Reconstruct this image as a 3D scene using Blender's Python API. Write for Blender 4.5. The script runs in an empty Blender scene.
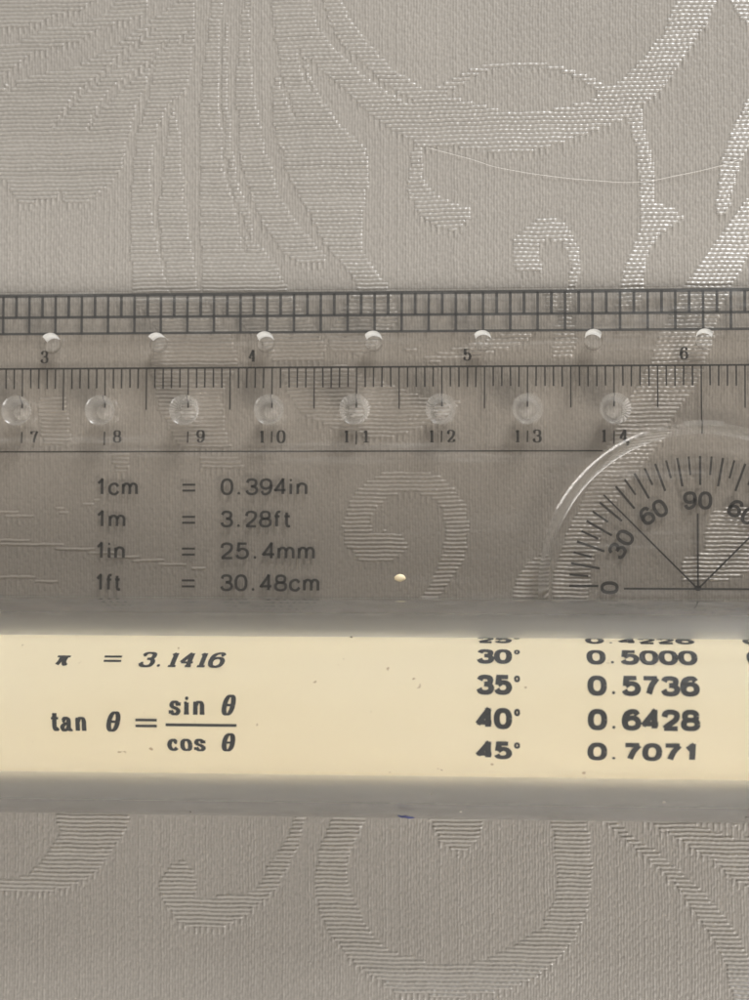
# A clear rolling ruler with a cream printed roller lying on a damask tablecloth, seen from above.
# All lengths below are millimetres; meshes are written in metres.
import bpy, bmesh, math, random
import numpy as np
from mathutils import Vector, Matrix

MM = 0.001
random.seed(7)
rng = np.random.default_rng(11)
scene = bpy.context.scene

# ------------------------------------------------------------------ camera
cam_data = bpy.data.cameras.new('camera')
cam_data.sensor_fit = 'VERTICAL'
cam_data.sensor_height = 24.0
cam_data.lens = 24.0 * 1.7
cam_data.clip_start = 0.005
cam_data.clip_end = 20.0
cam_data.dof.use_dof = True
cam_data.dof.focus_distance = 0.1935
cam_data.dof.aperture_fstop = 16.0
camera = bpy.data.objects.new('camera', cam_data)
scene.collection.objects.link(camera)
camera.matrix_world = Matrix((
    (0.99708798, -0.00031726, 0.07625910, 0.01518319),
    (0.00299814, 0.99938131, -0.03504301, -0.00697706),
    (-0.07620080, 0.03516960, 0.99647205, 0.19899758),
    (0, 0, 0, 1)))
scene.camera = camera

# ------------------------------------------------------------------ light: a soft room with one window
world = bpy.data.worlds.new('World')
scene.world = world
world.use_nodes = True
bg = world.node_tree.nodes['Background']
bg.inputs['Color'].default_value = (1.0, 0.955, 0.885, 1)
bg.inputs['Strength'].default_value = 0.54


def area_lamp(name, loc, target, sx, sy, watts, color):
    d = bpy.data.lights.new(name, 'AREA')
    d.shape = 'RECTANGLE'
    d.size, d.size_y = sx, sy
    d.energy = watts
    d.color = color
    o = bpy.data.objects.new(name, d)
    scene.collection.objects.link(o)
    o.location = loc
    o.rotation_euler = (Vector(target) - Vector(loc)).to_track_quat('-Z', 'Y').to_euler()
    return o


area_lamp('window_light', (0.57, 1.47, 0.70), (0, 0.01, 0), 0.42, 0.9, 35.0, (0.97, 0.985, 1.0))
area_lamp('room_light', (1.1, -1.0, 0.95), (0, -0.02, 0), 0.9, 0.9, 36.0, (1.0, 0.965, 0.92))

scene.view_settings.view_transform = 'Standard'
scene.view_settings.look = 'None'
scene.view_settings.exposure = 0.18
scene.view_settings.gamma = 1.0
scene.render.engine = 'CYCLES'
cy = scene.cycles
cy.max_bounces = 24
cy.transmission_bounces = 20
cy.transparent_max_bounces = 16
cy.glossy_bounces = 8
cy.diffuse_bounces = 5
cy.caustics_refractive = True
cy.caustics_reflective = True
cy.blur_glossy = 0.3
cy.sample_clamp_indirect = 6.0
cy.use_denoising = True
cy.denoiser = 'OPENIMAGEDENOISE'
cy.denoising_input_passes = 'RGB_ALBEDO_NORMAL'


# ------------------------------------------------------------------ materials
def new_mat(name):
    m = bpy.data.materials.new(name)
    m.use_nodes = True
    nt = m.node_tree
    return m, nt, nt.nodes['Principled BSDF']


def node(nt, kind, **props):
    n = nt.nodes.new(kind)
    for k, v in props.items():
        setattr(n, k, v)
    return n


def noise(nt, scale, detail=4.0, rough=0.6, stretch=None):
    tc = node(nt, 'ShaderNodeTexCoord')
    n = node(nt, 'ShaderNodeTexNoise')
    n.inputs['Scale'].default_value = scale
    n.inputs['Detail'].default_value = detail
    n.inputs['Roughness'].default_value = rough
    if stretch:
        mp = node(nt, 'ShaderNodeMapping')
        mp.inputs['Scale'].default_value = stretch
        nt.links.new(tc.outputs['Object'], mp.inputs['Vector'])
        nt.links.new(mp.outputs['Vector'], n.inputs['Vector'])
    else:
        nt.links.new(tc.outputs['Object'], n.inputs['Vector'])
    return n


def ramp(nt, src, stops):
    r = node(nt, 'ShaderNodeValToRGB')
    el = r.color_ramp.elements
    while len(el) < len(stops):
        el.new(0.5)
    for e, (p, c) in zip(el, stops):
        e.position = p
        e.color = c if len(c) == 4 else (*c, 1)
    nt.links.new(src, r.inputs['Fac'])
    return r


def clear_plastic(name, tint, rough, scuff=0.0, ior=1.49):
    m, nt, b = new_mat(name)
    b.inputs['Base Color'].default_value = (*tint, 1)
    b.inputs['Transmission Weight'].default_value = 1.0
    b.inputs['IOR'].default_value = ior
    b.inputs['Roughness'].default_value = rough
    if scuff:
        n = noise(nt, 900, 6, 0.7, (0.25, 1.0, 1.0))
        r = ramp(nt, n.outputs['Fac'], [(0.45, (rough,) * 3), (0.75, (rough + scuff,) * 3)])
        nt.links.new(r.outputs['Color'], b.inputs['Roughness'])
    return m




def thin_sheet(name, tint, film=0.0):
    """A flat clear face: light goes straight on, tinted, plus a Fresnel reflection."""
    m, nt, b = new_mat(name)
    nt.nodes.remove(b)
    lw = node(nt, 'ShaderNodeLayerWeight')
    lw.inputs['Blend'].default_value = 0.5
    pw = node(nt, 'ShaderNodeMath', operation='POWER')
    pw.inputs[1].default_value = 5.0
    ma = node(nt, 'ShaderNodeMath', operation='MULTIPLY_ADD')
    ma.inputs[1].default_value = 0.96
    ma.inputs[2].default_value = 0.04
    nt.links.new(lw.outputs['Facing'], pw.inputs[0])
    nt.links.new(pw.outputs[0], ma.inputs[0])
    tr = node(nt, 'ShaderNodeBsdfTransparent')
    tr.inputs['Color'].default_value = (*tint, 1)
    gl = node(nt, 'ShaderNodeBsdfGlossy')
    n = noise(nt, 700, 6, 0.75, (0.15, 1.0, 1.0))
    r = ramp(nt, n.outputs['Fac'], [(0.4, (0.06,) * 3), (0.75, (0.35,) * 3)])
    nt.links.new(r.outputs['Color'], gl.inputs['Roughness'])
    mix = node(nt, 'ShaderNodeMixShader')
    nt.links.new(ma.outputs[0], mix.inputs['Fac'])
    nt.links.new(tr.outputs[0], mix.inputs[1])
    nt.links.new(gl.outputs[0], mix.inputs[2])
    # fine scratches and dust film that scatter a little light
    sc = noise(nt, 260, 8, 0.8, (0.05, 1.0, 1.0))
    rs = ramp(nt, sc.outputs['Fac'], [(0.57, (film,) * 3), (0.74, (film + 0.10,) * 3)])
    df = node(nt, 'ShaderNodeBsdfDiffuse')
    df.inputs['Color'].default_value = (0.75, 0.74, 0.72, 1)
    mix2 = node(nt, 'ShaderNodeMixShader')
    nt.links.new(rs.outputs['Color'], mix2.inputs['Fac'])
    nt.links.new(mix.outputs[0], mix2.inputs[1])
    nt.links.new(df.outputs[0], mix2.inputs[2])
    nt.links.new(mix2.outputs[0], nt.nodes['Material Output'].inputs['Surface'])
    return m


def frosted(name, rough, amount):
    """A cut wall in the acrylic: rough refraction with some white scatter mixed in."""
    m = clear_plastic(name, (0.99, 0.985, 0.975), rough)
    nt = m.node_tree
    tr = node(nt, 'ShaderNodeBsdfTranslucent')
    tr.inputs['Color'].default_value = (0.9, 0.89, 0.86, 1)
    df = node(nt, 'ShaderNodeBsdfDiffuse')
    df.inputs['Color'].default_value = (0.85, 0.84, 0.81, 1)
    m1, m2 = node(nt, 'ShaderNodeMixShader'), node(nt, 'ShaderNodeMixShader')
    m1.inputs['Fac'].default_value = 0.5
    m2.inputs['Fac'].default_value = amount
    nt.links.new(tr.outputs[0], m1.inputs[1])
    nt.links.new(df.outputs[0], m1.inputs[2])
    nt.links.new(nt.nodes['Principled BSDF'].outputs[0], m2.inputs[1])
    nt.links.new(m1.outputs[0], m2.inputs[2])
    nt.links.new(m2.outputs[0], nt.nodes['Material Output'].inputs['Surface'])
    return m


mat_plate = thin_sheet('clear_acrylic', (0.932, 0.918, 0.90))
mat_bevel = thin_sheet('worn_acrylic_bevel', (0.95, 0.945, 0.935), 0.018)
mat_hole_glint = frosted('hole_wall_painted_glint', 0.25, 0.7)  # strong white scatter paints the bright crescent of the drilled holes
mat_sink = frosted('countersunk_acrylic_wall', 0.22, 0.10)
mat_step = frosted('milled_acrylic_step', 0.17, 0.03)
mat_skirt = clear_plastic('satin_cover_skirt', (0.93, 0.945, 0.96), 0.34)
_b = mat_skirt.node_tree.nodes['Principled BSDF']
_b.inputs['Coat Weight'].default_value = 1.0
_b.inputs['Coat Roughness'].default_value = 0.03
mat_cover = clear_plastic('clear_cover_acrylic', (0.940, 0.953, 0.965), 0.01, 0.03)


def make_ink(name, col):
    m, nt, b = new_mat(name)
    n = noise(nt, 2600, 3, 0.6)
    r = ramp(nt, n.outputs['Fac'], [(0.3, col), (0.75, tuple(c * 1.9 + 0.004 for c in col))])
    nt.links.new(r.outputs['Color'], b.inputs['Base Color'])
    b.inputs['Roughness'].default_value = 0.6
    return m


mat_ink = make_ink('black_printing_ink', (0.006, 0.0055, 0.005))
mat_roller_ink = make_ink('roller_printing_ink', (0.005, 0.005, 0.005))
mat_blue = make_ink('blue_pen_ink', (0.008, 0.013, 0.07))

# cream roller
mat_roller, nt, b = new_mat('cream_plastic')
n1 = noise(nt, 45, 5, 0.6, (0.4, 1, 1))
r1 = ramp(nt, n1.outputs['Fac'], [(0.3, (0.83, 0.695, 0.455)), (0.7, (0.86, 0.735, 0.505))])
n2 = noise(nt, 620, 2, 0.5)
r2 = ramp(nt, n2.outputs['Fac'], [(0.735, (1, 1, 1)), (0.76, (0.45, 0.34, 0.24))])
mx = node(nt, 'ShaderNodeMix', data_type='RGBA', blend_type='MULTIPLY')
mx.inputs['Factor'].default_value = 0.8
nt.links.new(r1.outputs['Color'], mx.inputs['A'])
nt.links.new(r2.outputs['Color'], mx.inputs['B'])
nt.links.new(mx.outputs['Result'], b.inputs['Base Color'])
b.inputs['Roughness'].default_value = 0.5
b.inputs['Subsurface Weight'].default_value = 0.0

# damask cloth


def yarn(name, lo, hi, rough, spec):
    m, nt, b = new_mat(name)
    n1 = noise(nt, 26, 4, 0.55)
    r1 = ramp(nt, n1.outputs['Fac'], [(0.3, lo), (0.7, hi)])
    n2 = noise(nt, 2400, 3, 0.7)
    r2 = ramp(nt, n2.outputs['Fac'], [(0.3, (0.86, 0.86, 0.86)), (0.7, (1.08, 1.08, 1.08))])
    mx = node(nt, 'ShaderNodeMix', data_type='RGBA', blend_type='MULTIPLY')
    mx.inputs['Factor'].default_value = 1.0
    nt.links.new(r1.outputs['Color'], mx.inputs['A'])
    nt.links.new(r2.outputs['Color'], mx.inputs['B'])
    nt.links.new(mx.outputs['Result'], b.inputs['Base Color'])
    b.inputs['Roughness'].default_value = rough
    b.inputs['Specular IOR Level'].default_value = spec
    b.inputs['Sheen Weight'].default_value = 0.1
    return m


mat_cloth = yarn('matt_warp_yarn', (0.214, 0.197, 0.176), (0.242, 0.223, 0.199), 0.45, 0.5)
mat_weft = yarn('lustrous_weft_yarn', (0.240, 0.222, 0.199), (0.270, 0.250, 0.225), 0.31, 1.0)

mat_fibre, nt, b = new_mat('pale_fibre')
b.inputs['Base Color'].default_value = (0.55, 0.52, 0.48, 1)
b.inputs['Roughness'].default_value = 0.35
mat_crumb, nt, b = new_mat('pale_crumb')
b.inputs['Base Color'].default_value = (0.72, 0.60, 0.40, 1)
b.inputs['Roughness'].default_value = 0.7
mat_speck, nt, b = new_mat('grey_dust')
b.inputs['Base Color'].default_value = (0.10, 0.09, 0.08, 1)
b.inputs['Roughness'].default_value = 0.9
mat_pale_speck, nt, b = new_mat('pale_dust')
b.inputs['Base Color'].default_value = (0.42, 0.39, 0.34, 1)
b.inputs['Roughness'].default_value = 0.9


# ------------------------------------------------------------------ helpers
def link(name, me, mat, parent=None):
    o = bpy.data.objects.new(name, me)
    scene.collection.objects.link(o)
    for m in (mat if isinstance(mat, (list, tuple)) else [mat]):
        me.materials.append(m)
    o.parent = parent
    return o


def mesh_obj(name, verts, faces, mat, parent=None, smooth=False):
    me = bpy.data.meshes.new(name)
    me.from_pydata([(x * MM, y * MM, z * MM) for x, y, z in verts], [], faces)
    if smooth:
        me.polygons.foreach_set('use_smooth', [True] * len(me.polygons))
    me.update()
    return link(name, me, mat, parent)


def tag(o, label=None, category=None, group=None, kind=None):
    for k, v in (('label', label), ('category', category), ('group', group), ('kind', kind)):
        if v:
            o[k] = v
    return o


# outlines of the woven motifs on the cloth, painted in order: 1 = weft-faced motif, 0 = ground again
MOTIF = [
    (1, [(-49.3,65.4),(-38.2,65.1),(-21.3,64.7),(-21.3,58.3),(-21.6,54.4),(-21.8,52.0),(-22.3,49.2),(-24.0,47.8),(-24.9,47.2),(-25.6,41.8),(-27.0,38.8),(-29.7,43.1),(-30.2,39.9),(-31.3,38.3),(-33.0,36.9),(-35.1,35.6),(-37.1,36.1),(-37.6,37.3),(-38.4,36.3),(-42.7,36.0),(-43.5,37.1),(-44.3,38.8),(-45.3,39.1),(-50.2,38.6),(-50.5,65.4)]),
    (0, [(-50.4,56.1),(-45.5,57.0),(-40.6,57.6),(-37.9,58.8),(-34.9,59.5),(-32.1,61.5),(-29.1,64.9),(-26.0,64.8),(-30.3,61.0),(-31.8,58.9),(-34.5,57.7),(-39.4,57.0),(-42.8,55.4),(-45.5,55.1),(-50.4,53.7)]),
    (0, [(-50.3,49.3),(-45.4,51.2),(-43.5,52.5),(-41.2,54.1),(-36.1,55.3),(-32.4,57.2),(-27.9,58.2),(-27.0,60.0),(-25.4,64.8),(-21.2,64.7),(-23.4,59.9),(-26.0,58.0),(-27.9,56.8),(-31.8,54.3),(-35.9,52.2),(-38.8,51.8),(-41.8,51.1),(-45.4,49.9),(-50.3,47.8)]),
    (0, [(-26.4,57.0),(-30.2,54.0),(-32.3,51.9),(-35.9,49.1),(-38.8,44.9),(-38.6,44.8),(-35.3,48.6),(-31.8,51.4),(-29.4,53.2),(-26.1,56.7)]),
    (0, [(-24.7,55.2),(-27.4,52.5),(-31.4,49.8),(-33.0,47.7),(-34.5,44.7),(-34.3,44.5),(-32.4,47.3),(-30.7,49.0),(-27.0,51.9),(-24.5,55.0)]),
    (0, [(-26.4,52.6),(-28.0,48.2),(-29.2,44.7),(-29.7,42.7),(-30.3,39.5),(-29.2,39.3),(-28.6,42.5),(-28.3,44.4),(-27.0,47.9),(-26.1,52.5)]),
    (0, [(-24.2,47.4),(-25.8,44.6),(-26.5,42.0),(-26.8,38.7),(-25.5,38.6),(-25.3,41.8),(-24.9,44.3),(-24.0,47.3)]),
    (0, [(-43.8,50.9),(-44.6,49.8),(-44.3,49.5),(-43.1,50.2)]),
    (0, [(-22.0,56.3),(-23.2,55.4),(-23.6,54.1),(-23.4,54.0),(-22.9,55.1),(-21.9,56.1)]),
    (0, [(-29.7,43.1),(-28.3,43.1),(-28.9,39.5),(-29.1,34.7),(-30.6,34.7),(-31.3,38.1),(-30.2,39.9)]),
    (1, [(-28.3,43.7),(-26.7,43.7),(-27.0,39.4),(-26.6,34.0),(-25.4,28.4),(-24.5,25.0),(-23.8,23.8),(-28.6,23.9),(-29.1,30.2),(-29.1,34.7),(-28.9,39.5)]),
    (1, [(-24.1,47.5),(-23.2,43.6),(-22.9,37.8),(-22.4,33.4),(-21.7,30.1),(-20.9,25.0),(-20.4,23.8),(-24.0,23.8),(-25.3,30.2),(-25.8,33.4),(-25.6,36.7),(-24.9,41.8)]),
    (1, [(-19.1,64.6),(-17.8,64.6),(-18.1,59.8),(-18.5,54.3),(-18.5,49.8),(-18.3,45.3),(-18.0,41.7),(-18.0,39.7),(-17.4,37.7),(-16.4,34.6),(-15.4,31.4),(-12.6,29.4),(-11.6,27.5),(-10.1,24.6),(-9.7,23.7),(-20.4,23.8),(-20.6,31.0),(-20.8,41.8),(-20.7,45.4),(-20.5,50.2),(-20.0,54.4),(-19.3,59.8)]),
    (0, [(-18.0,41.7),(-17.1,37.8),(-16.5,34.5),(-15.8,30.7),(-15.3,29.7),(-15.1,29.7),(-15.3,30.8),(-16.1,34.5),(-16.7,37.9),(-17.6,41.7)]),
    (1, [(-17.6,57.4),(-18.1,52.5),(-18.0,47.7),(-17.7,41.7),(-17.1,37.8),(-15.7,34.1),(-14.6,31.3),(-14.3,31.4),(-14.9,34.4),(-16.3,38.0),(-16.9,41.7),(-17.4,47.7),(-17.6,52.5),(-17.4,57.3)]),
    (1, [(-15.3,64.5),(-14.2,64.5),(-14.6,59.7),(-14.7,54.9),(-14.5,50.1),(-13.7,45.5),(-13.0,41.6),(-12.2,39.6),(-11.6,36.8),(-10.3,34.5),(-8.4,31.9),(-5.9,29.0),(-5.5,28.1),(-8.4,28.1),(-10.6,29.1),(-12.6,31.9),(-13.9,34.6),(-14.9,37.1),(-15.6,39.6),(-16.0,41.7),(-16.2,45.3),(-16.4,50.1),(-16.0,54.3),(-15.5,59.7)]),
    (1, [(-12.1,64.5),(-7.7,64.4),(-7.7,59.5),(-6.6,56.3),(-4.3,53.3),(-1.8,50.8),(0.5,49.3),(2.8,47.6),(6.4,45.9),(9.9,43.7),(7.6,41.8),(5.6,41.8),(4.0,42.8),(1.9,44.0),(-0.2,45.4),(-3.1,48.5),(-6.3,51.2),(-8.2,53.2),(-11.7,55.4),(-12.1,59.6)]),
    (1, [(-11.7,55.4),(-8.2,53.2),(-7.5,50.3),(-6.3,47.4),(-4.0,44.5),(-1.2,41.8),(-0.6,40.0),(-0.9,36.3),(-1.4,33.1),(-1.4,29.3),(0.2,26.8),(1.2,25.5),(1.7,23.6),(-1.2,23.6),(-3.0,27.1),(-5.9,30.3),(-7.4,33.5),(-9.1,36.4),(-10.6,39.6),(-10.9,41.6),(-11.7,43.4),(-12.2,46.4),(-11.9,49.4),(-11.0,52.4)]),
    (0, [(-9.2,54.0),(-8.6,51.1),(-7.3,48.1),(-7.2,48.1),(-8.1,51.2),(-9.0,54.1)]),
    (0, [(-11.5,51.2),(-10.5,47.7),(-9.5,45.4),(-9.3,45.4),(-10.0,47.9),(-11.2,51.2)]),
    (1, [(-6.5,64.3),(-4.9,64.3),(-4.0,59.5),(-2.4,56.5),(-0.7,54.2),(2.1,51.2),(5.7,48.7),(7.2,48.2),(7.6,46.3),(5.9,46.3),(3.4,47.8),(1.1,49.3),(-0.8,51.4),(-2.3,52.8),(-4.3,54.7),(-5.9,59.5)]),
    (0, [(-0.6,50.0),(1.2,48.5),(3.2,47.4),(5.8,46.5),(5.9,46.7),(3.5,48.0),(1.6,49.1),(-0.4,50.3)]),
    (1, [(3.4,43.2),(2.8,46.2),(7.2,48.2),(10.3,47.3),(13.5,46.3),(15.0,45.8),(18.2,45.5),(20.4,45.7),(25.0,46.6),(26.9,47.9),(29.1,49.2),(32.1,52.0),(34.0,54.5),(35.6,58.6),(36.8,63.3),(42.0,63.2),(40.3,58.5),(39.0,55.3),(37.1,52.5),(35.6,50.4),(33.8,47.7),(31.2,45.9),(29.7,44.5),(27.8,43.9),(23.5,42.4),(21.7,41.7),(19.4,41.2),(18.2,40.8),(14.6,40.8),(12.3,41.2),(7.6,41.8),(5.6,42.1)]),
    (1, [(6.8,47.5),(9.9,48.8),(12.1,50.1),(13.5,50.7),(16.6,50.9),(20.3,50.7),(22.7,50.0),(24.9,49.0),(27.0,47.4),(27.5,48.3),(25.2,49.7),(22.9,50.6),(20.4,51.2),(16.6,51.3),(13.4,51.3),(11.8,50.9),(9.5,49.7),(6.5,48.3)]),
    (1, [(42.0,59.6),(49.5,61.8),(49.4,52.4),(43.6,55.3),(42.7,56.3),(41.8,58.0)]),
    (1, [(49.4,51.2),(43.5,46.2),(41.7,42.8),(41.0,40.8),(40.4,39.0),(40.1,35.5),(39.8,33.5),(40.4,32.7),(41.3,33.8),(42.0,36.3),(42.6,39.1),(44.8,41.9),(49.4,45.3)]),
    (1, [(49.4,41.8),(43.5,34.9),(41.6,32.2),(39.5,29.5),(37.7,26.7),(36.4,24.9),(34.6,21.6),(33.2,19.2),(32.0,15.6),(30.4,12.8),(28.8,9.3),(26.9,5.5),(24.5,0.6),(22.3,-4.0),(20.8,-8.7),(20.5,-12.8),(24.8,-12.7),(25.1,-8.1),(26.8,-2.3),(30.9,3.5),(33.7,7.0),(34.6,9.3),(37.2,12.8),(38.5,15.6),(39.6,19.4),(40.3,22.1),(41.8,24.9),(43.5,27.7),(49.3,36.0)]),
    (1, [(29.3,45.5),(31.4,45.7),(31.8,42.1),(32.5,40.2),(33.0,37.4),(32.8,34.6),(35.2,33.7),(36.1,32.7),(33.9,31.2),(32.8,29.9),(31.8,27.7),(31.4,24.9),(30.9,22.2),(28.1,22.2),(28.8,24.9),(29.3,26.5),(30.2,29.0),(31.2,31.8),(31.2,34.6),(31.1,37.8),(30.7,40.2),(30.6,42.1)]),
    (1, [(5.0,42.2),(5.8,41.7),(5.5,40.0),(5.8,37.8),(6.9,36.2),(8.5,35.2),(10.4,34.5),(11.6,34.1),(11.5,33.3),(10.4,32.3),(9.4,31.5),(7.8,32.0),(6.3,33.0),(5.0,34.1),(4.2,36.2),(4.1,38.7),(4.5,41.0)]),
    (1, [(16.9,26.6),(16.4,27.6),(16.3,30.1),(17.8,31.9),(19.4,32.9),(21.9,32.7),(23.2,31.4),(24.2,28.7),(24.2,27.2),(23.5,24.9),(22.8,22.2),(23.7,18.7),(23.0,16.4),(20.7,16.4),(21.2,19.9),(21.6,22.2),(22.6,24.9),(23.0,27.2),(22.9,28.7),(22.2,30.0),(20.4,30.4),(19.4,30.0),(19.4,29.1),(19.7,27.2),(19.9,26.6)]),
    (1, [(-0.7,28.0),(0.3,26.9),(1.5,25.5),(2.9,21.2),(-1.2,17.1),(-4.8,17.5),(-6.0,19.5),(-2.8,23.6)]),
    (1, [(19.9,24.4),(21.6,24.4),(21.6,22.5),(20.0,22.5)]),
    (1, [(14.6,19.2),(18.8,19.6),(17.9,18.5),(14.5,17.2)]),
    (1, [(-28.6,23.9),(-20.4,23.8),(-16.7,19.0),(-16.4,16.0),(-18.4,12.5),(-17.2,6.5),(-23.2,6.5),(-25.6,10.7),(-26.9,16.1),(-25.9,20.2)]),
    (1, [(-20.2,23.8),(-9.7,23.7),(-5.6,18.3),(-6.3,16.3),(-11.9,16.3),(-13.5,19.0),(-16.1,21.4)]),
    (1, [(-11.1,15.6),(-3.6,15.8),(1.8,13.5),(5.9,12.0),(10.2,11.7),(8.8,9.6),(6.5,8.8),(4.1,8.0),(0.6,7.1),(-4.7,8.3),(-8.3,10.0),(-10.1,12.4)]),
    (1, [(3.5,17.9),(7.6,17.4),(11.1,18.2),(14.6,19.0),(14.7,17.4),(11.1,16.4),(6.5,16.2)]),
    (0, [(4.1,17.1),(8.8,16.8),(13.5,17.7),(13.4,18.0),(8.8,17.1),(4.1,17.5)]),
    (1, [(-40.4,12.6),(-37.0,12.8),(-36.2,7.2),(-39.5,6.6)]),
    (1, [(-21.0,5.5),(-16.0,5.2),(-15.3,3.9),(-20.5,3.8)]),
    (1, [(-31.4,5.6),(-29.1,5.6),(-29.4,3.3),(-30.6,3.2)]),
    (1, [(-48.5,-2.4),(-42.4,-1.8),(-37.5,-1.5),(-33.9,-0.6),(-32.7,0.5),(-32.8,0.7),(-34.1,-0.1),(-37.6,-0.7),(-42.5,-1.0),(-48.6,-1.4)]),
    (0, [(-48.5,-1.9),(-40.0,-1.5),(-34.5,-0.8),(-34.6,-0.4),(-40.0,-1.1),(-48.5,-1.5)]),
    (1, [(-48.5,-5.1),(-41.2,-5.2),(-34.0,-6.1),(-26.7,-7.4),(-20.1,-8.2),(-20.1,-7.9),(-26.6,-6.8),(-33.9,-5.5),(-41.2,-4.6),(-48.5,-4.5)]),
    (1, [(-48.4,-9.1),(-42.4,-9.2),(-37.8,-9.8),(-37.7,-9.5),(-42.3,-8.6),(-48.4,-8.5)]),
    (1, [(-2.0,-7.0),(-3.5,-5.3),(-3.9,-2.9),(-2.9,0.0),(-1.2,2.0),(1.2,3.4),(6.5,3.4),(8.8,1.8),(10.6,-0.6),(11.0,-2.9),(10.4,-7.0),(8.0,-10.5),(6.5,-13.1),(4.2,-13.1),(5.5,-11.3),(6.7,-9.3),(7.9,-6.4),(8.4,-3.5),(8.0,-1.2),(7.1,0.0),(5.3,0.8),(3.5,1.0),(1.8,0.5),(0.4,-0.6),(-0.6,-2.3),(-0.3,-4.1),(1.2,-3.6),(3.0,-4.1),(3.8,-5.3),(3.0,-6.4),(1.8,-7.3),(-0.5,-7.5)]),
    (1, [(19.9,-6.1),(18.1,-7.2),(16.4,-9.3),(15.6,-12.8),(20.2,-12.8)]),
    (1, [(49.1,0.0),(43.3,-0.8),(39.4,-1.4),(38.4,-3.4),(38.1,-6.3),(35.7,-6.9),(35.4,-9.8),(40.0,-9.8),(44.5,-8.0),(49.1,-6.9)]),
    (1, [(-37.7,-33.6),(-29.1,-33.5),(-29.1,-37.0),(-29.4,-38.2),(-30.9,-40.8),(-32.8,-43.3),(-34.4,-44.6),(-36.7,-45.5),(-39.6,-46.2),(-42.4,-46.1),(-50.9,-45.6),(-50.9,-44.4),(-42.5,-44.5),(-40.9,-43.9),(-39.6,-42.5),(-38.3,-40.6),(-37.2,-39.3),(-37.7,-38.4)]),
    (1, [(-25.5,-44.7),(-23.9,-42.7),(-22.7,-42.3),(-21.4,-43.4),(-21.0,-45.6),(-21.6,-46.8),(-21.6,-46.8),(-18.5,-46.3),(-15.6,-46.3),(-14.0,-45.2),(-12.2,-42.3),(-10.6,-40.1),(-9.5,-37.2),(-9.1,-33.3),(-7.8,-33.2),(-8.4,-37.1),(-9.0,-40.1),(-10.6,-43.2),(-11.8,-45.4),(-13.7,-47.0),(-15.6,-48.6),(-18.1,-49.9),(-21.0,-50.1),(-22.3,-49.8),(-23.6,-49.1),(-24.8,-47.5),(-25.5,-45.4)]),
    (1, [(-4.7,-33.2),(-5.1,-37.1),(-6.5,-40.7),(-7.0,-43.5),(-7.0,-45.6),(-6.5,-48.4),(-5.2,-50.9),(-3.3,-53.0),(-1.5,-54.8),(1.0,-56.0),(0.8,-56.7),(2.8,-57.2),(7.6,-57.6),(12.0,-57.4),(16.1,-56.4),(18.4,-55.3),(21.8,-52.2),(24.2,-48.1),(25.0,-42.4),(24.5,-37.0),(24.2,-32.7),(20.1,-32.7),(20.5,-37.1),(20.8,-40.8),(21.2,-43.8),(20.8,-45.9),(19.1,-49.6),(16.1,-51.7),(12.7,-53.3),(9.3,-54.0),(5.9,-53.7),(2.8,-52.8),(0.8,-51.8),(-0.9,-49.9),(-2.4,-47.1),(-3.4,-44.7),(-3.4,-42.2),(-2.4,-39.7),(-1.2,-37.0),(-0.9,-33.2)]),
    (1, [(5.9,-33.9),(13.4,-33.8),(12.7,-37.0),(12.0,-39.2),(10.6,-40.5),(8.9,-40.8),(7.6,-39.7),(6.4,-37.1)]),
    (1, [(24.9,-34.7),(27.7,-37.1),(29.5,-38.9),(32.6,-40.8),(35.6,-43.4),(38.3,-45.8),(40.1,-48.2),(41.9,-50.8),(42.8,-53.3),(43.2,-56.9),(43.1,-61.7),(41.0,-61.8),(40.8,-56.9),(40.1,-53.6),(38.9,-50.6),(36.8,-47.6),(34.7,-44.6),(32.6,-42.5),(29.8,-40.1),(27.7,-38.3),(24.0,-34.7)]),
    (1, [(28.3,-34.0),(46.5,-33.8),(46.4,-47.7),(43.1,-44.8),(41.3,-43.7),(38.9,-41.8),(36.2,-40.0),(33.8,-38.5),(31.3,-37.2)]),
    (0, [(36.2,-37.3),(37.4,-37.9),(38.6,-38.1),(41.4,-39.1),(43.1,-39.0),(43.2,-37.3),(41.4,-37.6),(38.6,-37.2)]),
    (1, [(-50.6,-64.0),(-44.2,-61.3),(-34.6,-62.4),(-25.0,-69.6),(-31.3,-69.7),(-50.6,-67.1)]),
]
# path of the loose thread
FIB = [(5.82, 41.65), (11.12, 40.15), (14.64, 39.03), (20.37, 38.0), (26.3, 37.33), (30.93, 37.14), (35.55, 37.9), (40.16, 38.89), (42.69, 39.79)]


# ------------------------------------------------------------------ tablecloth: every thread is relief in the mesh
ROW = 0.485      # weft pitch
COL = 0.335       # warp pitch
xs = np.concatenate([np.arange(-150, -54, 4.0), np.arange(-54.0, 54.0, COL / 3), np.arange(54.2, 151, 4.0)])
ys = np.concatenate([np.arange(-170, -65, 4.0), np.arange(-65.0, -34.0, ROW / 5), np.arange(-33.5, -13.5, 0.8),
                     np.arange(-13.0, 65.0, ROW / 5), np.arange(65.2, 172, 4.0)])
X, Y = np.meshgrid(xs, ys)
ca, sa = math.cos(math.radians(0.35)), math.sin(math.radians(0.35))
CX, CY = X * ca + Y * sa, -X * sa + Y * ca
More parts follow.
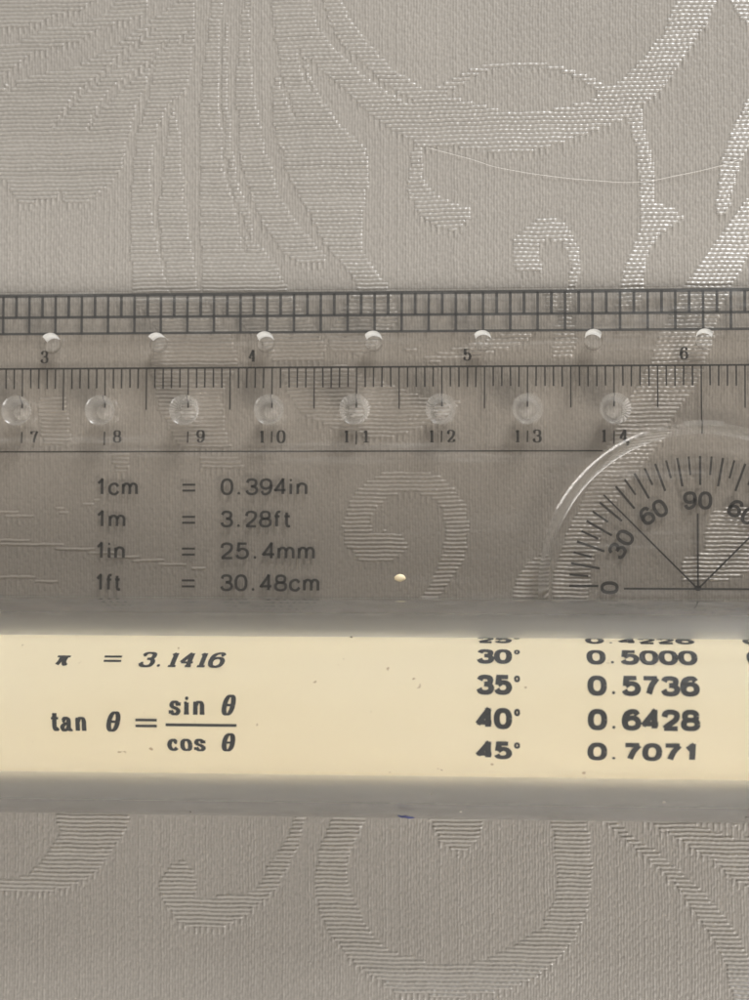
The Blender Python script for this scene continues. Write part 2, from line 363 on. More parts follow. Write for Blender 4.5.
# hand-of-cloth waviness of the threads
CYw = CY + 0.05 * np.sin(X * 0.31 + 0.7 * np.sin(Y * 0.21)) + 0.03 * np.sin(X * 1.1 + Y * 0.6) + 0.015 * np.sin(X * 2.9 - Y * 1.3)
CXw = CX + 0.05 * np.sin(Y * 0.27 + 0.9 * np.sin(X * 0.17)) + 0.03 * np.sin(Y * 1.3 - X * 0.5)
row = np.floor(CYw / ROW).astype(int)
col = np.floor(CXw / COL).astype(int)
v = CYw / ROW - row - 0.5
u = CXw / COL - col - 0.5
# motif mask looked up at the centre of each thread crossing, which steps its edges thread by thread
QX = (col + 0.5) * COL
QY = (row + 0.5) * ROW
mask = np.zeros(X.shape, bool)
for val, poly in MOTIF:
    P = np.array(poly)
    x0, y0 = P.min(0)
    x1, y1 = P.max(0)
    i0, i1 = np.searchsorted(ys, y0 - 1.5), np.searchsorted(ys, y1 + 1.5)
    j0, j1 = np.searchsorted(xs, x0 - 1.5), np.searchsorted(xs, x1 + 1.5)
    if i1 <= i0 or j1 <= j0:
        continue
    px, py = QX[i0:i1, j0:j1], QY[i0:i1, j0:j1]
    ins = np.zeros(px.shape, bool)
    for a in range(len(P)):
        (xa, ya), (xb, yb) = P[a - 1], P[a]
        if ya == yb:
            continue
        ins ^= ((ya > py) != (yb > py)) & (px < (xb - xa) * (py - ya) / (yb - ya) + xa)
    mask[i0:i1, j0:j1][ins] = bool(val)
row_amp = 0.85 + 0.3 * rng.random(4000)
col_amp = 0.65 + 0.7 * rng.random(4000)
col_ph = rng.random(4000)
row_ph = rng.random(4000) * 0.25
cell = 0.95 + 0.10 * rng.random((701, 907))
cell_amp = cell[row % 701, (col // 2) % 907]
bead = np.mod(CXw / (2 * COL) + 0.5 * (row % 2) + 0.17 * (row // 2) + row_ph[row % 4000], 1.0)
weft = 0.205 * np.power(np.clip(0.5 + 0.5 * np.cos(2 * np.pi * v), 0, 1), 0.75) * row_amp[row % 4000] * cell_amp
weft *= 0.89 + 0.11 * np.cos(2 * np.pi * bead)
dash = np.mod(CYw / (ROW * 4.0) + (col * 3 % 8) / 8.0 + 0.25 * col_ph[col % 4000], 1.0)
warp = 0.07 * np.power(np.clip(0.5 + 0.5 * np.cos(2 * np.pi * u), 0, 1), 0.75) * col_amp[col % 4000]
warp *= 1 - 0.75 * np.exp(-((dash - 0.5) / 0.09) ** 2)
# where the weft floats end, every other warp end stands up as a short stitch
below = np.zeros_like(mask)
below[:-8] = mask[8:]
edge = ~mask & below
warp = np.where(edge, np.where(col % 2 == 0, warp * 1.35 + 0.02, warp * (0.25 + 0.5 * col_ph[col % 4000])), warp)
Z = np.where(mask, 0.03 + weft, 0.06 + warp)
Z += 0.05 * np.sin(X * 0.11 + 1.0) * np.sin(Y * 0.09) + 0.006 * rng.standard_normal(X.shape)
far = (np.abs(X) > 54) | (np.abs(Y) > 65) | ((Y < -33.6) & (Y > -34.4)) | ((Y > -33.6) & (Y < -13.2))
Z = np.where(far, 0.05, Z)
nr, nc = X.shape
co = np.stack([X, Y, Z], -1).reshape(-1, 3).astype(np.float32) * MM
idx = np.arange(nr * nc).reshape(nr, nc)
quads = np.stack([idx[:-1, :-1], idx[:-1, 1:], idx[1:, 1:], idx[1:, :-1]], -1).reshape(-1, 4).astype(np.int32)
me = bpy.data.meshes.new('tablecloth')
me.vertices.add(len(co))
me.vertices.foreach_set('co', co.ravel())
me.loops.add(quads.size)
me.loops.foreach_set('vertex_index', quads.ravel())
me.polygons.add(len(quads))
me.polygons.foreach_set('loop_start', np.arange(0, quads.size, 4, dtype=np.int32))
me.polygons.foreach_set('use_smooth', np.ones(len(quads), bool))
me.update(calc_edges=True)
fmask = (mask[:-1, :-1] & mask[1:, :-1] & mask[:-1, 1:]).ravel()
tablecloth = link('tablecloth', me, [mat_cloth, mat_weft])
me.polygons.foreach_set('material_index', fmask.astype(np.int32))
tag(tablecloth, 'grey beige satin damask tablecloth with woven leaf and scroll motifs', 'tablecloth')

# ------------------------------------------------------------------ lettering: pen strokes turned into ribbons


def smooth_path(pts, closed=False, n=7):
    P = [Vector((p[0], p[1])) for p in pts]
    out = []
    m = len(P)
    rngi = range(m) if closed else range(m - 1)
    for i in rngi:
        p1, p2 = P[i], P[(i + 1) % m]
        p0 = P[(i - 1) % m] if closed or i > 0 else p1 * 2 - p2
        p3 = P[(i + 2) % m] if closed or i + 2 < m else p2 * 2 - p1
        for k in range(n):
            t = k / n
            out.append(0.5 * ((2 * p1) + (p2 - p0) * t + (2 * p0 - 5 * p1 + 4 * p2 - p3) * t * t + (3 * p1 - p0 - 3 * p2 + p3) * t ** 3))
    out.append(P[0] if closed else P[-1])
    return out


def ring(cx, cy, rx, ry, n=28, k=2.4):
    pts = []
    for i in range(n + 1):
        a = 2 * math.pi * i / n
        c, s = math.cos(a), math.sin(a)
        pts.append(Vector((cx + rx * math.copysign(abs(c) ** (2 / k), c), cy + ry * math.copysign(abs(s) ** (2 / k), s))))
    return pts


S_ = lambda *p: ('s', p)
P_ = lambda *p: ('p', p)
SIX = ((.93, .80), (.78, .97), (.5, 1), (.14, .84), (0, .45), (.12, .10), (.5, 0), (.88, .09), (1, .32), (.86, .55), (.5, .63), (.14, .53), (.02, .36))
# glyph: advance width, then strokes in a box 0..1 wide and 1 high (cap height)
DIGITS = {
    '0': (1, [('o', (.5, .5, .5, .5))]),
    '1': (.8, [P_((.12, .74), (.5, 1), (.5, 0))]),
    '2': (1, [S_((.03, .70), (.12, .92), (.48, 1), (.87, .91), (.93, .70), (.78, .48), (.3, .2), (.03, 0)), P_((.0, 0), (1, 0))]),
    '3': (1, [S_((.05, .78), (.18, .95), (.5, 1), (.84, .93), (.92, .75), (.8, .58), (.42, .53)), S_((.42, .53), (.84, .47), (1, .27), (.85, .06), (.5, 0), (.15, .06), (0, .25))]),
    '4': (1, [P_((.74, 0), (.74, 1), (.0, .27), (1.02, .27))]),
    '5': (1, [P_((.92, 1), (.18, 1), (.10, .48)), S_((.10, .48), (.45, .64), (.85, .56), (1, .32), (.85, .08), (.5, 0), (.14, .06), (0, .22))]),
    '6': (1, [S_(*SIX)]),
    '7': (1, [P_((0, 1), (1, 1)), S_((1, 1), (.6, .55), (.36, 0))]),
    '8': (1, [('o', (.5, .76, .42, .24)), ('o', (.5, .265, .5, .265))]),
    '9': (1, [S_(*[(1 - x, 1 - y) for x, y in SIX])]),
    '.': (.62, [('d', (.26, .05, .10))]),
    '=': (1.1, [P_((.05, .62), (1, .62)), P_((.05, .28), (1, .28))]),
    '\u00b0': (.4, [('o', (.2, .83, .13, .13))]),
}
SANS = dict(DIGITS)
SANS.update({
    'c': (.95, [S_((.88, .52), (.7, .68), (.45, .71), (.12, .58), (.02, .35), (.12, .10), (.45, -.01), (.72, .04), (.9, .2))]),
    'm': (1.45, [P_((.02, .71), (.02, 0)), S_((.02, .48), (.2, .68), (.45, .71), (.64, .6), (.68, .42), (.68, 0)), S_((.68, .48), (.86, .68), (1.1, .71), (1.3, .6), (1.34, .42), (1.34, 0))]),
    'i': (.35, [P_((.1, .71), (.1, 0)), ('d', (.1, .96, .085))]),
    'n': (.95, [P_((.02, .71), (.02, 0)), S_((.02, .46), (.22, .67), (.5, .71), (.78, .6), (.83, .4), (.83, 0))]),
    'f': (.55, [S_((.58, .98), (.4, 1), (.25, .9), (.22, .7), (.22, 0)), P_((.0, .69), (.52, .69))]),
    't': (.6, [S_((.25, .95), (.25, .6), (.26, .15), (.38, .0), (.6, .02)), P_((.02, .69), (.56, .69))]),
})
SERIF = {k: (w, list(s)) for k, (w, s) in DIGITS.items()}
SERIF['1'] = (.8, [P_((.2, .82), (.45, .96)), P_((.45, 1), (.45, 0)), ('h', (.12, .78, 0.02))])
SERIF['2'] = (1, [S_((.08, .72), (.14, .92), (.46, 1), (.84, .9), (.9, .72), (.74, .48), (.3, .2), (.05, .02)), ('h', (.05, .95, .05)), P_((.92, .04), (.97, .26)), ('d', (.13, .74, .09))]);
SERIF['3'] = (1, DIGITS['3'][1] + [('d', (.12, .78, .09)), ('d', (.08, .22, .09))])
SERIF['4'] = (1, [P_((.68, 1), (.68, 0)), P_((.66, 1), (.0, .28)), ('h', (.0, 1.0, .28)), ('h', (.42, .94, .02))])
SERIF['5'] = (1, [('h', (.15, .9, .95)), P_((.17, 1), (.13, .5)), DIGITS['5'][1][1], ('d', (.08, .22, .09))])
SERIF['6'] = (1, [S_(*SIX), ('d', (.86, .8, .09))])
SERIF['7'] = (1, [('h', (.03, .98, .95)), P_((.03, .98), (.0, .72)), S_((.98, .97), (.6, .5), (.42, 0))])
SERIF['9'] = (1, [DIGITS['9'][1][0], ('d', (.14, .2, .09))])
SERIF.update({
    't': (.72, [S_((.34, .95), (.34, .6), (.35, .14), (.5, 0), (.72, .1)), ('h', (.02, .70, .66))]),
    'a': (.98, [S_((.14, .52), (.32, .67), (.58, .62), (.66, .45), (.66, .14), (.8, .0), (.95, .06)), S_((.66, .40), (.3, .34), (.06, .17), (.2, -.01), (.48, .03), (.66, .18)), ('d', (.17, .5, .085))]),
    'n': (1.12, [P_((.22, .66), (.22, 0)), S_((.22, .48), (.42, .66), (.68, .65), (.79, .5), (.8, .3), (.8, 0)), ('h', (.02, .42, .025)), ('h', (.6, 1.02, .025)), ('h', (.03, .24, .64))]),
    's': (.85, [S_((.70, .5), (.52, .66), (.26, .66), (.12, .52), (.24, .39), (.56, .29), (.72, .15), (.56, .0), (.28, .0), (.08, .16)), P_((.72, .66), (.72, .46)), P_((.08, .0), (.08, .2))]),
    'i': (.55, [P_((.28, .66), (.28, 0)), ('h', (.06, .5, .025)), ('h', (.06, .3, .64)), ('d', (.28, .90, .11))]),
    'c': (.85, [S_((.70, .5), (.5, .66), (.22, .58), (.09, .33), (.2, .08), (.46, -.01), (.74, .14)), ('d', (.64, .49, .1))]),
    'o': (.9, [('o', (.42, .33, .34, .34))]),
    '\u03b8': (.85, [('o', (.42, .5, .3, .5)), ('h', (.14, .7, .5))]),
    '\u03c0': (1.1, [('h', (.0, 1.0, .64)), S_((.36, .62), (.34, .3), (.2, .0)), S_((.70, .62), (.66, .25), (.78, .02), (.92, .12))]),
})


def glyph_polys(strokes, wx, h, thick, thin):
    """Ribbons for one glyph: box wx wide and h high; ribbon width runs from thin (level) to thick (upright)."""
    out = []

    def ribbon(path):
        Q = [Vector((p[0] * wx, p[1] * h)) for p in path]
        # resample so that no piece is longer than 0.35 mm
        R = [Q[0]]
        for a, b_ in zip(Q, Q[1:]):
            m = max(1, int((b_ - a).length / 0.35))
            for k in range(1, m + 1):
                R.append(a.lerp(b_, k / m))
        L, Rr = [], []
        for i, p in enumerate(R):
            d = R[min(i + 1, len(R) - 1)] - R[max(i - 1, 0)]
            if d.length < 1e-6:
                d = Vector((1, 0))
            d.normalize()
            w = (thin + (thick - thin) * abs(d.y)) / 2
            nrm = Vector((-d.y, d.x)) * w
            L.append(p + nrm)
            Rr.append(p - nrm)
        for i in range(len(R) - 1):
            out.append([L[i], Rr[i], Rr[i + 1], L[i + 1]])

    for kind, d in strokes:
        if kind == 's':
            ribbon(smooth_path(d))
        elif kind == 'p':
            # separate straight runs, each lengthened by half a width to close the corner
            for i in range(len(d) - 1):
                a, b_ = Vector(d[i]), Vector(d[i + 1])
                e = Vector(((b_ - a).x * wx, (b_ - a).y * h)).normalized() * thin * 0.45
                e = Vector((e.x / wx, e.y / h))
                ribbon([a - (e if i else e * 0), b_ + (e if i < len(d) - 2 else e * 0)])
        elif kind == 'o':
            cx, cyy, rx, ry = d
            ribbon(ring(cx, cyy, rx, ry))
        elif kind == 'h':
            x0, x1, y = d
            ribbon([(x0, y), (x1, y)])
        elif kind == 'd':
            x, y, r = d
            out.append([Vector((x * wx + r * h * math.cos(a), y * h + r * h * math.sin(a))) for a in [2 * math.pi * k / 10 for k in range(10)]])
    return out


def text_polys(s, font, x0, x1, base, h, thick, thin, gw, slant=0.0, track=0.16):
    """Polygons of a line of text squeezed or spread to run from x0 to x1. gw: glyph width over height."""
    adv, pos = 0.0, []
    for ch in s:
        if ch == ' ':
            adv += 0.75
            continue
        w, st = font[ch]
        pos.append((adv, st))
        adv += w + track / gw
    total = max(adv - track / gw, 1e-6)
    wx = (x1 - x0 - thick) / total
    out = []
    for a, st in pos:
        for poly in glyph_polys(st, wx, h - thin, thick, thin):
            out.append([(x0 + thick / 2 + a * wx + p.x + slant * p.y, base + thin / 2 + p.y) for p in poly])
    return out


def bar(x0, y0, x1, y1, w):
    d = Vector((x1 - x0, y1 - y0))
    d.normalize()
    n = Vector((-d.y, d.x)) * w / 2
    return [(x0 + n.x, y0 + n.y), (x0 - n.x, y0 - n.y), (x1 - n.x, y1 - n.y), (x1 + n.x, y1 + n.y)]


def flat_print(name, polys, z, mat, parent):
    vs, fs = [], []
    for poly in polys:
        k = len(vs)
        vs += [(x, y, z) for x, y in poly]
        fs.append(list(range(k, k + len(poly))))
    return mesh_obj(name, vs, fs, mat, parent)


def jitter(a):
    return a * (random.random() * 2 - 1)


# ------------------------------------------------------------------ the rolling ruler
XL, XR = -78.0, 74.0           # the ruler runs on past both sides of the picture
Z0P, Z1P = 0.75, 3.2           # underside and top of the plate
PLATE_TOP, PLATE_BOTTOM = 24.75, -11.35
ROLL_Y, ROLL_Z, ROLL_R = -23.6, 8.05, 7.95
COVER_R, COVER_RI = 12.15, 10.55

ruler = bpy.data.objects.new('rolling_ruler', None)
scene.collection.objects.link(ruler)
ruler.empty_display_size = 0.01
tag(ruler, 'clear plastic rolling ruler with protractor and cream printed roller lying on the tablecloth', 'ruler')


def extrude_profile(name, prof, x0, x1, mat, parent, smooth=False):
    n = len(prof)
    vs = [(x0, y, z) for y, z in prof] + [(x1, y, z) for y, z in prof]
    fs = [[i, (i + 1) % n, n + (i + 1) % n, n + i] for i in range(n)]
    fs += [list(range(n))[::-1], list(range(n, 2 * n))]
    o = mesh_obj(name, vs, fs, mat, parent, smooth)
    bm = bmesh.new()
    bm.from_mesh(o.data)
    bmesh.ops.recalc_face_normals(bm, faces=bm.faces)
    bm.to_mesh(o.data)
    bm.free()
    return o


plate = extrude_profile('plate', [(PLATE_TOP, Z0P), (PLATE_TOP, 1.35), (PLATE_TOP - 0.12, 1.5), (19.35, Z1P - 0.05), (19.0, Z1P), (PLATE_BOTTOM, Z1P), (PLATE_BOTTOM, Z0P)],
                        XL, XR, [mat_plate, mat_hole_glint, mat_sink, mat_step, mat_bevel], ruler)

# holes: a row of drilled pivot holes at half inches, a row of countersunk ones at centimetres
CM0, INCH0 = 37.86 - 150.0, 38.1 - 6 * 25.43
half_inches = [INCH0 + 12.715 * k for k in range(4, 15)]
cm_marks = {c: CM0 + 10.0 * c for c in range(4, 19)}
HOLE_Y1, HOLE_Y2 = 18.35, 10.45
bmc = bmesh.new()
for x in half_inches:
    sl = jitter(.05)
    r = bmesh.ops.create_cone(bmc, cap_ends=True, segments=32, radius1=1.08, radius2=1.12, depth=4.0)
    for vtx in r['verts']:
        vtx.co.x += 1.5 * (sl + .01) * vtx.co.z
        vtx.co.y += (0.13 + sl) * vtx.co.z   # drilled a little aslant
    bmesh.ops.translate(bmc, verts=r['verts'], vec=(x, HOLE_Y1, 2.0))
for c, x in cm_marks.items():
    if c >= 15:
        continue
    r = bmesh.ops.create_cone(bmc, cap_ends=True, segments=36, radius1=0.72, radius2=2.05, depth=4.0)
    bmesh.ops.translate(bmc, verts=r['verts'], vec=(x, HOLE_Y2, 2.0))
holes = list(half_inches)
# shallow round recess that carries the protractor
PRX, PRY = 37.85, -10.0
RC_TOP, RC_BOT, RC_Z = 18.8, 17.6, 1.5
prof_n = 128
vs_top, vs_bot = [], []
ring_pts = []
for k in range(prof_n + 1):
    a = math.pi * k / prof_n
    ring_pts.append((math.cos(a), math.sin(a)))
def half_ring(r, z):
    p = [(PRX + r * c, PRY + r * s, z) for c, s in ring_pts]
    return [(PRX + r, PLATE_BOTTOM - 2, z)] + p + [(PRX - r, PLATE_BOTTOM - 2, z)]
lay = [half_ring(RC_BOT, RC_Z), half_ring(RC_TOP - .3, Z1P - .32), half_ring(RC_TOP, Z1P - .12), half_ring(RC_TOP + .22, Z1P), half_ring(RC_TOP + .22, Z1P + 1)]
vl = [[bmc.verts.new(p) for p in L_] for L_ in lay]
nn = len(lay[0])
for A_, B_ in zip(vl, vl[1:]):
    for k in range(nn):
        bmc.faces.new([A_[k], A_[(k + 1) % nn], B_[(k + 1) % nn], B_[k]])
bmc.faces.new(vl[0][::-1])
bmc.faces.new(vl[-1])
bmesh.ops.recalc_face_normals(bmc, faces=bmc.faces)
bmesh.ops.scale(bmc, verts=bmc.verts, vec=(MM, MM, MM))
mc = bpy.data.meshes.new('cutter')
bmc.to_mesh(mc)
bmc.free()
cutter = bpy.data.objects.new('cutter', mc)
scene.collection.objects.link(cutter)
md = plate.modifiers.new('cut', 'BOOLEAN')
md.operation = 'DIFFERENCE'
md.solver = 'EXACT'
md.object = cutter
bpy.context.view_layer.update()
dg = bpy.context.evaluated_depsgraph_get()
cut = bpy.data.meshes.new_from_object(plate.evaluated_get(dg))
plate.modifiers.clear()
cut.name = 'plate'
plate.data = cut
bpy.data.objects.remove(cutter)
cut.materials.clear()
for m in (mat_plate, mat_hole_glint, mat_sink, mat_step, mat_bevel):
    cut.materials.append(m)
for p in cut.polygons:
    c = p.center / MM
    p.material_index = 0
    p.use_smooth = False
    if 0.9 < p.normal.z < 0.985 and c.y > 18.5:
        p.material_index = 4
    if abs(p.normal.z) < 0.9:
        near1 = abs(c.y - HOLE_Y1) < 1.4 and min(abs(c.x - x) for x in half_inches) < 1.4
        near2 = abs(c.y - HOLE_Y2) < 2.2 and min(abs(c.x - x) for x in cm_marks.values()) < 2.2
        rr = math.hypot(c.x - PRX, c.y - PRY)
        if near1 or near2:
            p.material_index = 2 if near2 else (1 if c.y > HOLE_Y1 + .6 + .13 * (c.z - 2.0) else 0)  # only the far wall gets the painted crescent highlight, the rest stays clear
            p.use_smooth = True
        elif RC_BOT - .5 < rr < RC_TOP + .6 and abs(p.normal.z) < 0.85 and c.z > RC_Z:
            p.material_index = 3
            p.use_smooth = True

# ---- print on the underside of the plate
ZP = Z0P - 0.03
# inch scale: a ladder of eighths and sixteenths
g = []
yA, yB, yC = 24.35, 21.75, 19.8
g += [bar(XL + 2, yA, XR - 2, yA, .42), bar(XL + 2, yB, XR - 2, yB, .33), bar(XL + 2, yC, XR - 2, yC, .30)]
k = 0
x = INCH0 + 1.5 * 25.43
while x < XR - 2:
    g.append(bar(x, yA, x, yB if k % 2 else yC, .34 if k % 2 else .31))
    x += 25.43 / 16
    k += 1
flat_print('inch_graduations', g, ZP, mat_ink, plate)
for n in range(2, 8):
    x = INCH0 + 25.43 * n
    if x > XR - 4:
        continue
    off = {3: -1.3, 4: -1.75, 5: -1.85}.get(n, -2.2)
    flat_print('inch_numeral', text_polys(str(n), SERIF, x + off - .5, x + off + .5, 16.3, 1.45, .30, .09, .7), ZP, mat_ink, plate)
# centimetre scale
g = [bar(XL + 2, 15.62, XR - 2, 15.62, .22)]
for mmk in range(40, 182):
    x = CM0 + mmk
    if x > XR - 2:
        break
    yb = 13.25 if mmk % 5 else 10.7
    if mmk % 10 == 0:
        c = mmk // 10
        yb = 7.75 if c == 15 else 10.9
        if c != 15:
            g.append(bar(x, 8.1, x - .03, 6.75 - .25 * (c % 3 == 2), .17))
    g.append(bar(x, 15.6, x + jitter(.03), yb + jitter(.06), .19 if mmk % 5 else .17))
flat_print('centimetre_graduations', g, ZP, mat_ink, plate)
for c, x in cm_marks.items():
    if c == 15 or x > XR - 4:
        continue
    s = str(c)
    if c < 10:
        flat_print('centimetre_numeral', text_polys(s, SERIF, x + 1.0, x + 2.05, 6.8, 1.45, .30, .10, .7), ZP, mat_ink, plate)
    else:
        pl = text_polys(s[0], SERIF, x - 1.6, x - 0.75, 6.7, 1.5, .32, .10, .7) + text_polys(s[1], SERIF, x + .55, x + 1.65, 6.7, 1.5, .32, .10, .7)
        flat_print('centimetre_numeral', pl, ZP, mat_ink, plate)
flat_print('border_line', [bar(XL + 2, 5.72, 26.55, 5.72, .17), bar(49.4, 5.72, XR - 2, 5.72, .17)], ZP, mat_ink, plate)
# conversion table
for s1, e1, s2, e2, y in (('1cm', -27.95, '0.394in', -7.75, .55), ('1m', -29.4, '3.28ft', -9.75, -3.25),
                          ('1in', -29.45, '25.4mm', -6.85, -7.0), ('1ft', -29.95, '30.48cm', -6.3, -10.75)):
    pl = text_polys(s1, SANS, -33.15, e1, y, 2.0, .34, .29, .72, 0, .30)
    pl += [bar(-22.75, y + 1.25, -21.2, y + 1.25, .25), bar(-22.75, y + .55, -21.2, y + .55, .25)]
    pl += text_polys(s2, SANS, -18.2, e2, y, 2.0, .34, .29, .72, 0, .30)
    flat_print('conversion_line', pl, ZP, mat_ink, plate)
# protractor
TX, TY = 37.7, -9.95
g = []
for d in range(0, 181, 5):
    a = math.radians(d)
    c, s = -math.cos(a), math.sin(a)
    r1 = 15.05
    r0 = (11.7 if d % 10 == 0 else 12.9)
    if d in (45, 135):
        continue
    g.append(bar(TX + c * r0, TY + s * r0, TX + c * r1, TY + s * r1, .24 if d % 10 else .27))
CXP, CYP = 37.4, -10.25
g += [bar(CXP - 8.45, CYP, CXP + 8.45, CYP, .23), bar(CXP, CYP, CXP, CYP + 8.7, .22)]
for sgn in (-1, 1):
    g.append(bar(CXP, CYP, CXP + sgn * 10.75, CYP + 10.85, .2))
g.append([(CXP + .42 * math.cos(k), CYP + .1 + .32 * math.sin(k)) for k in [2 * math.pi * i / 14 for i in range(14)]])
flat_print('protractor_graduations', g, ZP, mat_ink, plate)
for s, d in (('0', 0), ('30', 30), ('60', 60), ('90', 90), ('60', 120), ('30', 150), ('0', 180)):
    ang = math.radians(90 - d)
    w = 3.35 if len(s) == 2 else 1.5
    pl = text_polys(s, SANS, -w / 2, w / 2, -1.05, 2.1, .40, .36, .72, 0, .32)
    r = 10.1
    cxn, cyn = CXP - r * math.cos(math.radians(d)), CYP + r * math.sin(math.radians(d)) + .1
    ca_, sa_ = math.cos(ang), math.sin(ang)
    pl = [[(cxn + x * ca_ - y * sa_, cyn + x * sa_ + y * ca_) for x, y in p] for p in pl]
    flat_print('protractor_numeral', pl, ZP, mat_ink, plate)

# ---- clear arched cover over the roller
prof = []
NA = 72
prof.append((ROLL_Y + COVER_R, Z0P))
for k in range(NA + 1):
    a = math.pi * k / NA
    prof.append((ROLL_Y + COVER_R * math.cos(a), ROLL_Z + COVER_R * math.sin(a)))
prof.append((ROLL_Y - COVER_R, Z0P))
prof.append((ROLL_Y - COVER_RI, Z0P))
for k in range(NA + 1):
    a = math.pi - math.pi * k / NA
    prof.append((ROLL_Y + COVER_RI * math.cos(a), ROLL_Z + COVER_RI * math.sin(a)))
prof.append((ROLL_Y + COVER_RI, Z0P))
cover = extrude_profile('roller_cover', prof, XL, XR, [mat_cover, mat_skirt], ruler, True)
for p in cover.data.polygons:
    inner = abs(math.hypot(p.center.y / MM - ROLL_Y, max(p.center.z / MM - ROLL_Z, 0)) - COVER_R) > .4
    p.material_index = 1 if inner and abs(p.normal.z) < (0.665 if p.center.y / MM > ROLL_Y else 0.81) and abs(p.normal.x) < 0.5 or (p.normal.z < -.99 and p.center.z / MM < 2) else 0
cover.data.set_sharp_from_angle(angle=math.radians(35))

# ---- roller
NR = 96
vs, fs = [], []
stations = [(XL + 2.2, 0), (XL + 2.2, ROLL_R - .4), (XL + 2.6, ROLL_R), (XR - 2.6, ROLL_R), (XR - 2.2, ROLL_R - .4), (XR - 2.2, 0)]
for x, r in stations:
    for k in range(NR):
        a = 2 * math.pi * k / NR
        vs.append((x, ROLL_Y + r * math.sin(a), ROLL_Z + r * math.cos(a)))
for i in range(len(stations) - 1):
    for k in range(NR):
        a0, a1 = i * NR + k, i * NR + (k + 1) % NR
        fs.append([a0, a1, a1 + NR, a0 + NR])
roller = mesh_obj('roller', vs, fs, mat_roller, ruler, True)
roller.data.set_sharp_from_angle(angle=math.radians(35))
roller['label'] = 'cream plastic roller printed with formulas and a sine table'


def roller_print(name, polys, parent=roller):
    """polys in (x, arc length from the top of the roller, counted upwards)"""
    vs, fs = [], []
    R = ROLL_R + 0.035
    for poly in polys:
        k = len(vs)
        for x, s in poly:
            a = s / ROLL_R
            vs.append((x, ROLL_Y + R * math.sin(a), ROLL_Z + R * math.cos(a)))
        fs.append(list(range(k, k + len(poly))))
    return mesh_obj(name, vs, fs, mat_roller_ink, parent)


pl = text_polys('\u03c0', SERIF, -34.4, -32.3, 5.0, 2.0, .5, .28, .8, .2)
pl += [bar(-28.7, 6.28, -26.75, 6.28, .28), bar(-28.7, 5.68, -26.75, 5.68, .28)]
pl += text_polys('3.1416', SERIF, -24.9, -15.4, 4.9, 2.1, .54, .27, .8, .2, .27)
roller_print('pi_formula', pl)
pl = text_polys('tan', SERIF, -34.3, -29.75, -2.1, 2.15, .5, .26, .72, 0, .21)
pl += text_polys('\u03b8', SERIF, -28.25, -26.4, -2.1, 2.15, .54, .26, .72, .22)
pl += [bar(-24.7, -.82, -22.35, -.82, .28), bar(-24.7, -1.45, -22.35, -1.45, .28)]
pl += text_polys('sin', SERIF, -21.15, -16.75, -.25, 2.05, .5, .26, .72, 0, .21)
pl += text_polys('\u03b8', SERIF, -15.6, -13.8, -.25, 2.15, .54, .26, .72, .22)
pl += [bar(-21.4, -1.3, -13.65, -1.3, .3)]
pl += text_polys('cos', SERIF, -21.45, -16.95, -4.3, 2.05, .5, .26, .72, 0, .21)
pl += text_polys('\u03b8', SERIF, -15.7, -13.9, -4.3, 2.15, .54, .26, .72, .22)
roller_print('tangent_formula', pl)
for i, (deg, sv, cv) in enumerate((('20', '0.3420', '0.9397'), ('25', '0.4226', '0.9063'), ('30', '0.5000', '0.8660'), ('35', '0.5736', '0.8192'), ('40', '0.6428', '0.7660'), ('45', '0.7071', '0.7071'))):
    mid = 13.86 - 3.54 * i
    pl = text_polys(deg, SANS, 12.15, 16.0, mid - 1.1, 2.2, .64, .5, .95, 0, .42) + text_polys('\u00b0', SANS, 16.1, 16.95, mid - 1.1, 2.2, .26, .24, .95)
    pl += text_polys(sv, SANS, 24.0, 35.85, mid - 1.1, 2.2, .64, .5, .95, 0, .42)
    pl += text_polys(cv, SANS, 41.05, 52.9, mid - 1.1, 2.2, .64, .5, .95, 0, .42)
    roller_print('sine_table_row', pl)

# pen mark on the front skirt of the cover
def on_cover(x, deg, dr=0.02):
    a = math.radians(deg)
    return (x, ROLL_Y + (COVER_R + dr) * math.cos(a), ROLL_Z + (COVER_R + dr) * math.sin(a))


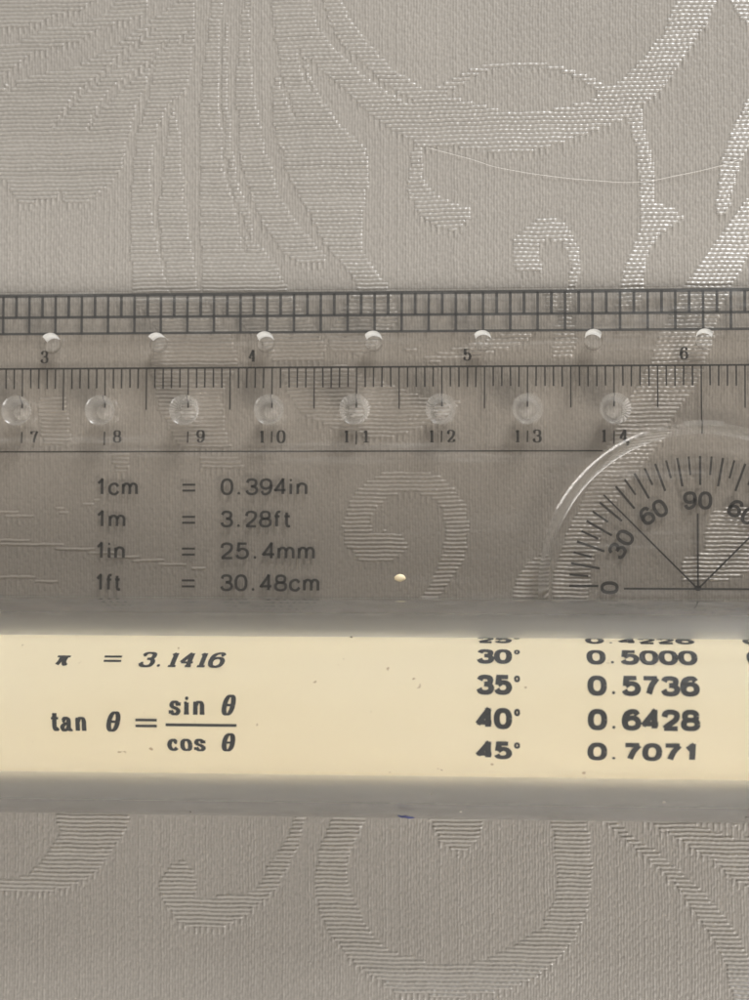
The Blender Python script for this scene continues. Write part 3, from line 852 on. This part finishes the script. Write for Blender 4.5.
def tube(name, pts, r, mat, parent=None, n=6):
    P = [Vector(p) for p in pts]
    vs, fs = [], []
    for i, p in enumerate(P):
        d = (P[min(i + 1, len(P) - 1)] - P[max(i - 1, 0)]).normalized()
        s = d.cross(Vector((0, 0, 1)))
        s = s.normalized() if s.length > 1e-4 else Vector((1, 0, 0))
        t = s.cross(d)
        rr = r * (0.35 if i in (0, len(P) - 1) else 1)
        for k in range(n):
            a = 2 * math.pi * k / n
            vs.append(tuple(p + s * math.cos(a) * rr + t * math.sin(a) * rr))
    for i in range(len(P) - 1):
        for k in range(n):
            fs.append([i * n + k, i * n + (k + 1) % n, (i + 1) * n + (k + 1) % n, (i + 1) * n + k])
    fs += [list(range(n))[::-1], list(range(len(vs) - n, len(vs)))]
    return mesh_obj(name, vs, fs, mat, parent, True)


# ------------------------------------------------------------------ small loose things
tube('pen_mark', [on_cover(3.6, 158), on_cover(4.0, 161), on_cover(4.35, 159.5), on_cover(4.7, 163), on_cover(5.3, 164)], .16, mat_blue, cover)['label'] = 'short blue pen scribble on the clear cover'


def lump(name, loc, sx, sy, sz, mat, seed):
    bm = bmesh.new()
    bmesh.ops.create_icosphere(bm, subdivisions=2, radius=1.0)
    r = random.Random(seed)
    for vtx in bm.verts:
        vtx.co *= 1 + r.uniform(-.18, .18)
        vtx.co = Vector((vtx.co.x * sx, vtx.co.y * sy, vtx.co.z * sz))
    bmesh.ops.scale(bm, verts=bm.verts, vec=(MM, MM, MM))
    me = bpy.data.meshes.new(name)
    bm.to_mesh(me)
    bm.free()
    for p in me.polygons:
        p.use_smooth = True
    o = link(name, me, mat)
    o.location = (loc[0] * MM, loc[1] * MM, loc[2] * MM)
    return o


tag(lump('crumb', (3.2, -9.1, Z1P + .22), .62, .42, .24, mat_crumb, 3), 'tiny pale yellow crumb lying on the clear plate beside the roller', 'crumb')
SPEC = [(-19.3, 157), (10.5, 150), (41.0, 152), (7.4, 133), (-1.2, 47), (32.0, 137)]
for i, (x, d) in enumerate(SPEC):
    o = lump('dust_speck', on_cover(x, d, .05), .10 + .04 * (i % 3), .08, .06, mat_speck if i % 2 == 0 else mat_pale_speck, 20 + i)
    tag(o, ('minute dark grey speck of dust stuck on the clear roller cover' if i % 2 == 0 else 'minute pale speck of dust stuck on the clear roller cover'),
        'dust speck', ('dark' if i % 2 == 0 else 'pale') + ' dust specks on the roller cover')

pts = []
ctrl = [(FIB[i][0], FIB[i][1]) for i in range(len(FIB))]
for p in smooth_path(ctrl, n=8):
    pts.append((p.x, p.y, .30 + .03 * math.sin(p.x * 1.3)))
tag(tube('loose_thread', pts, .024, mat_fibre), 'long pale hair-thin thread curving across the bare cloth above the ruler', 'thread')
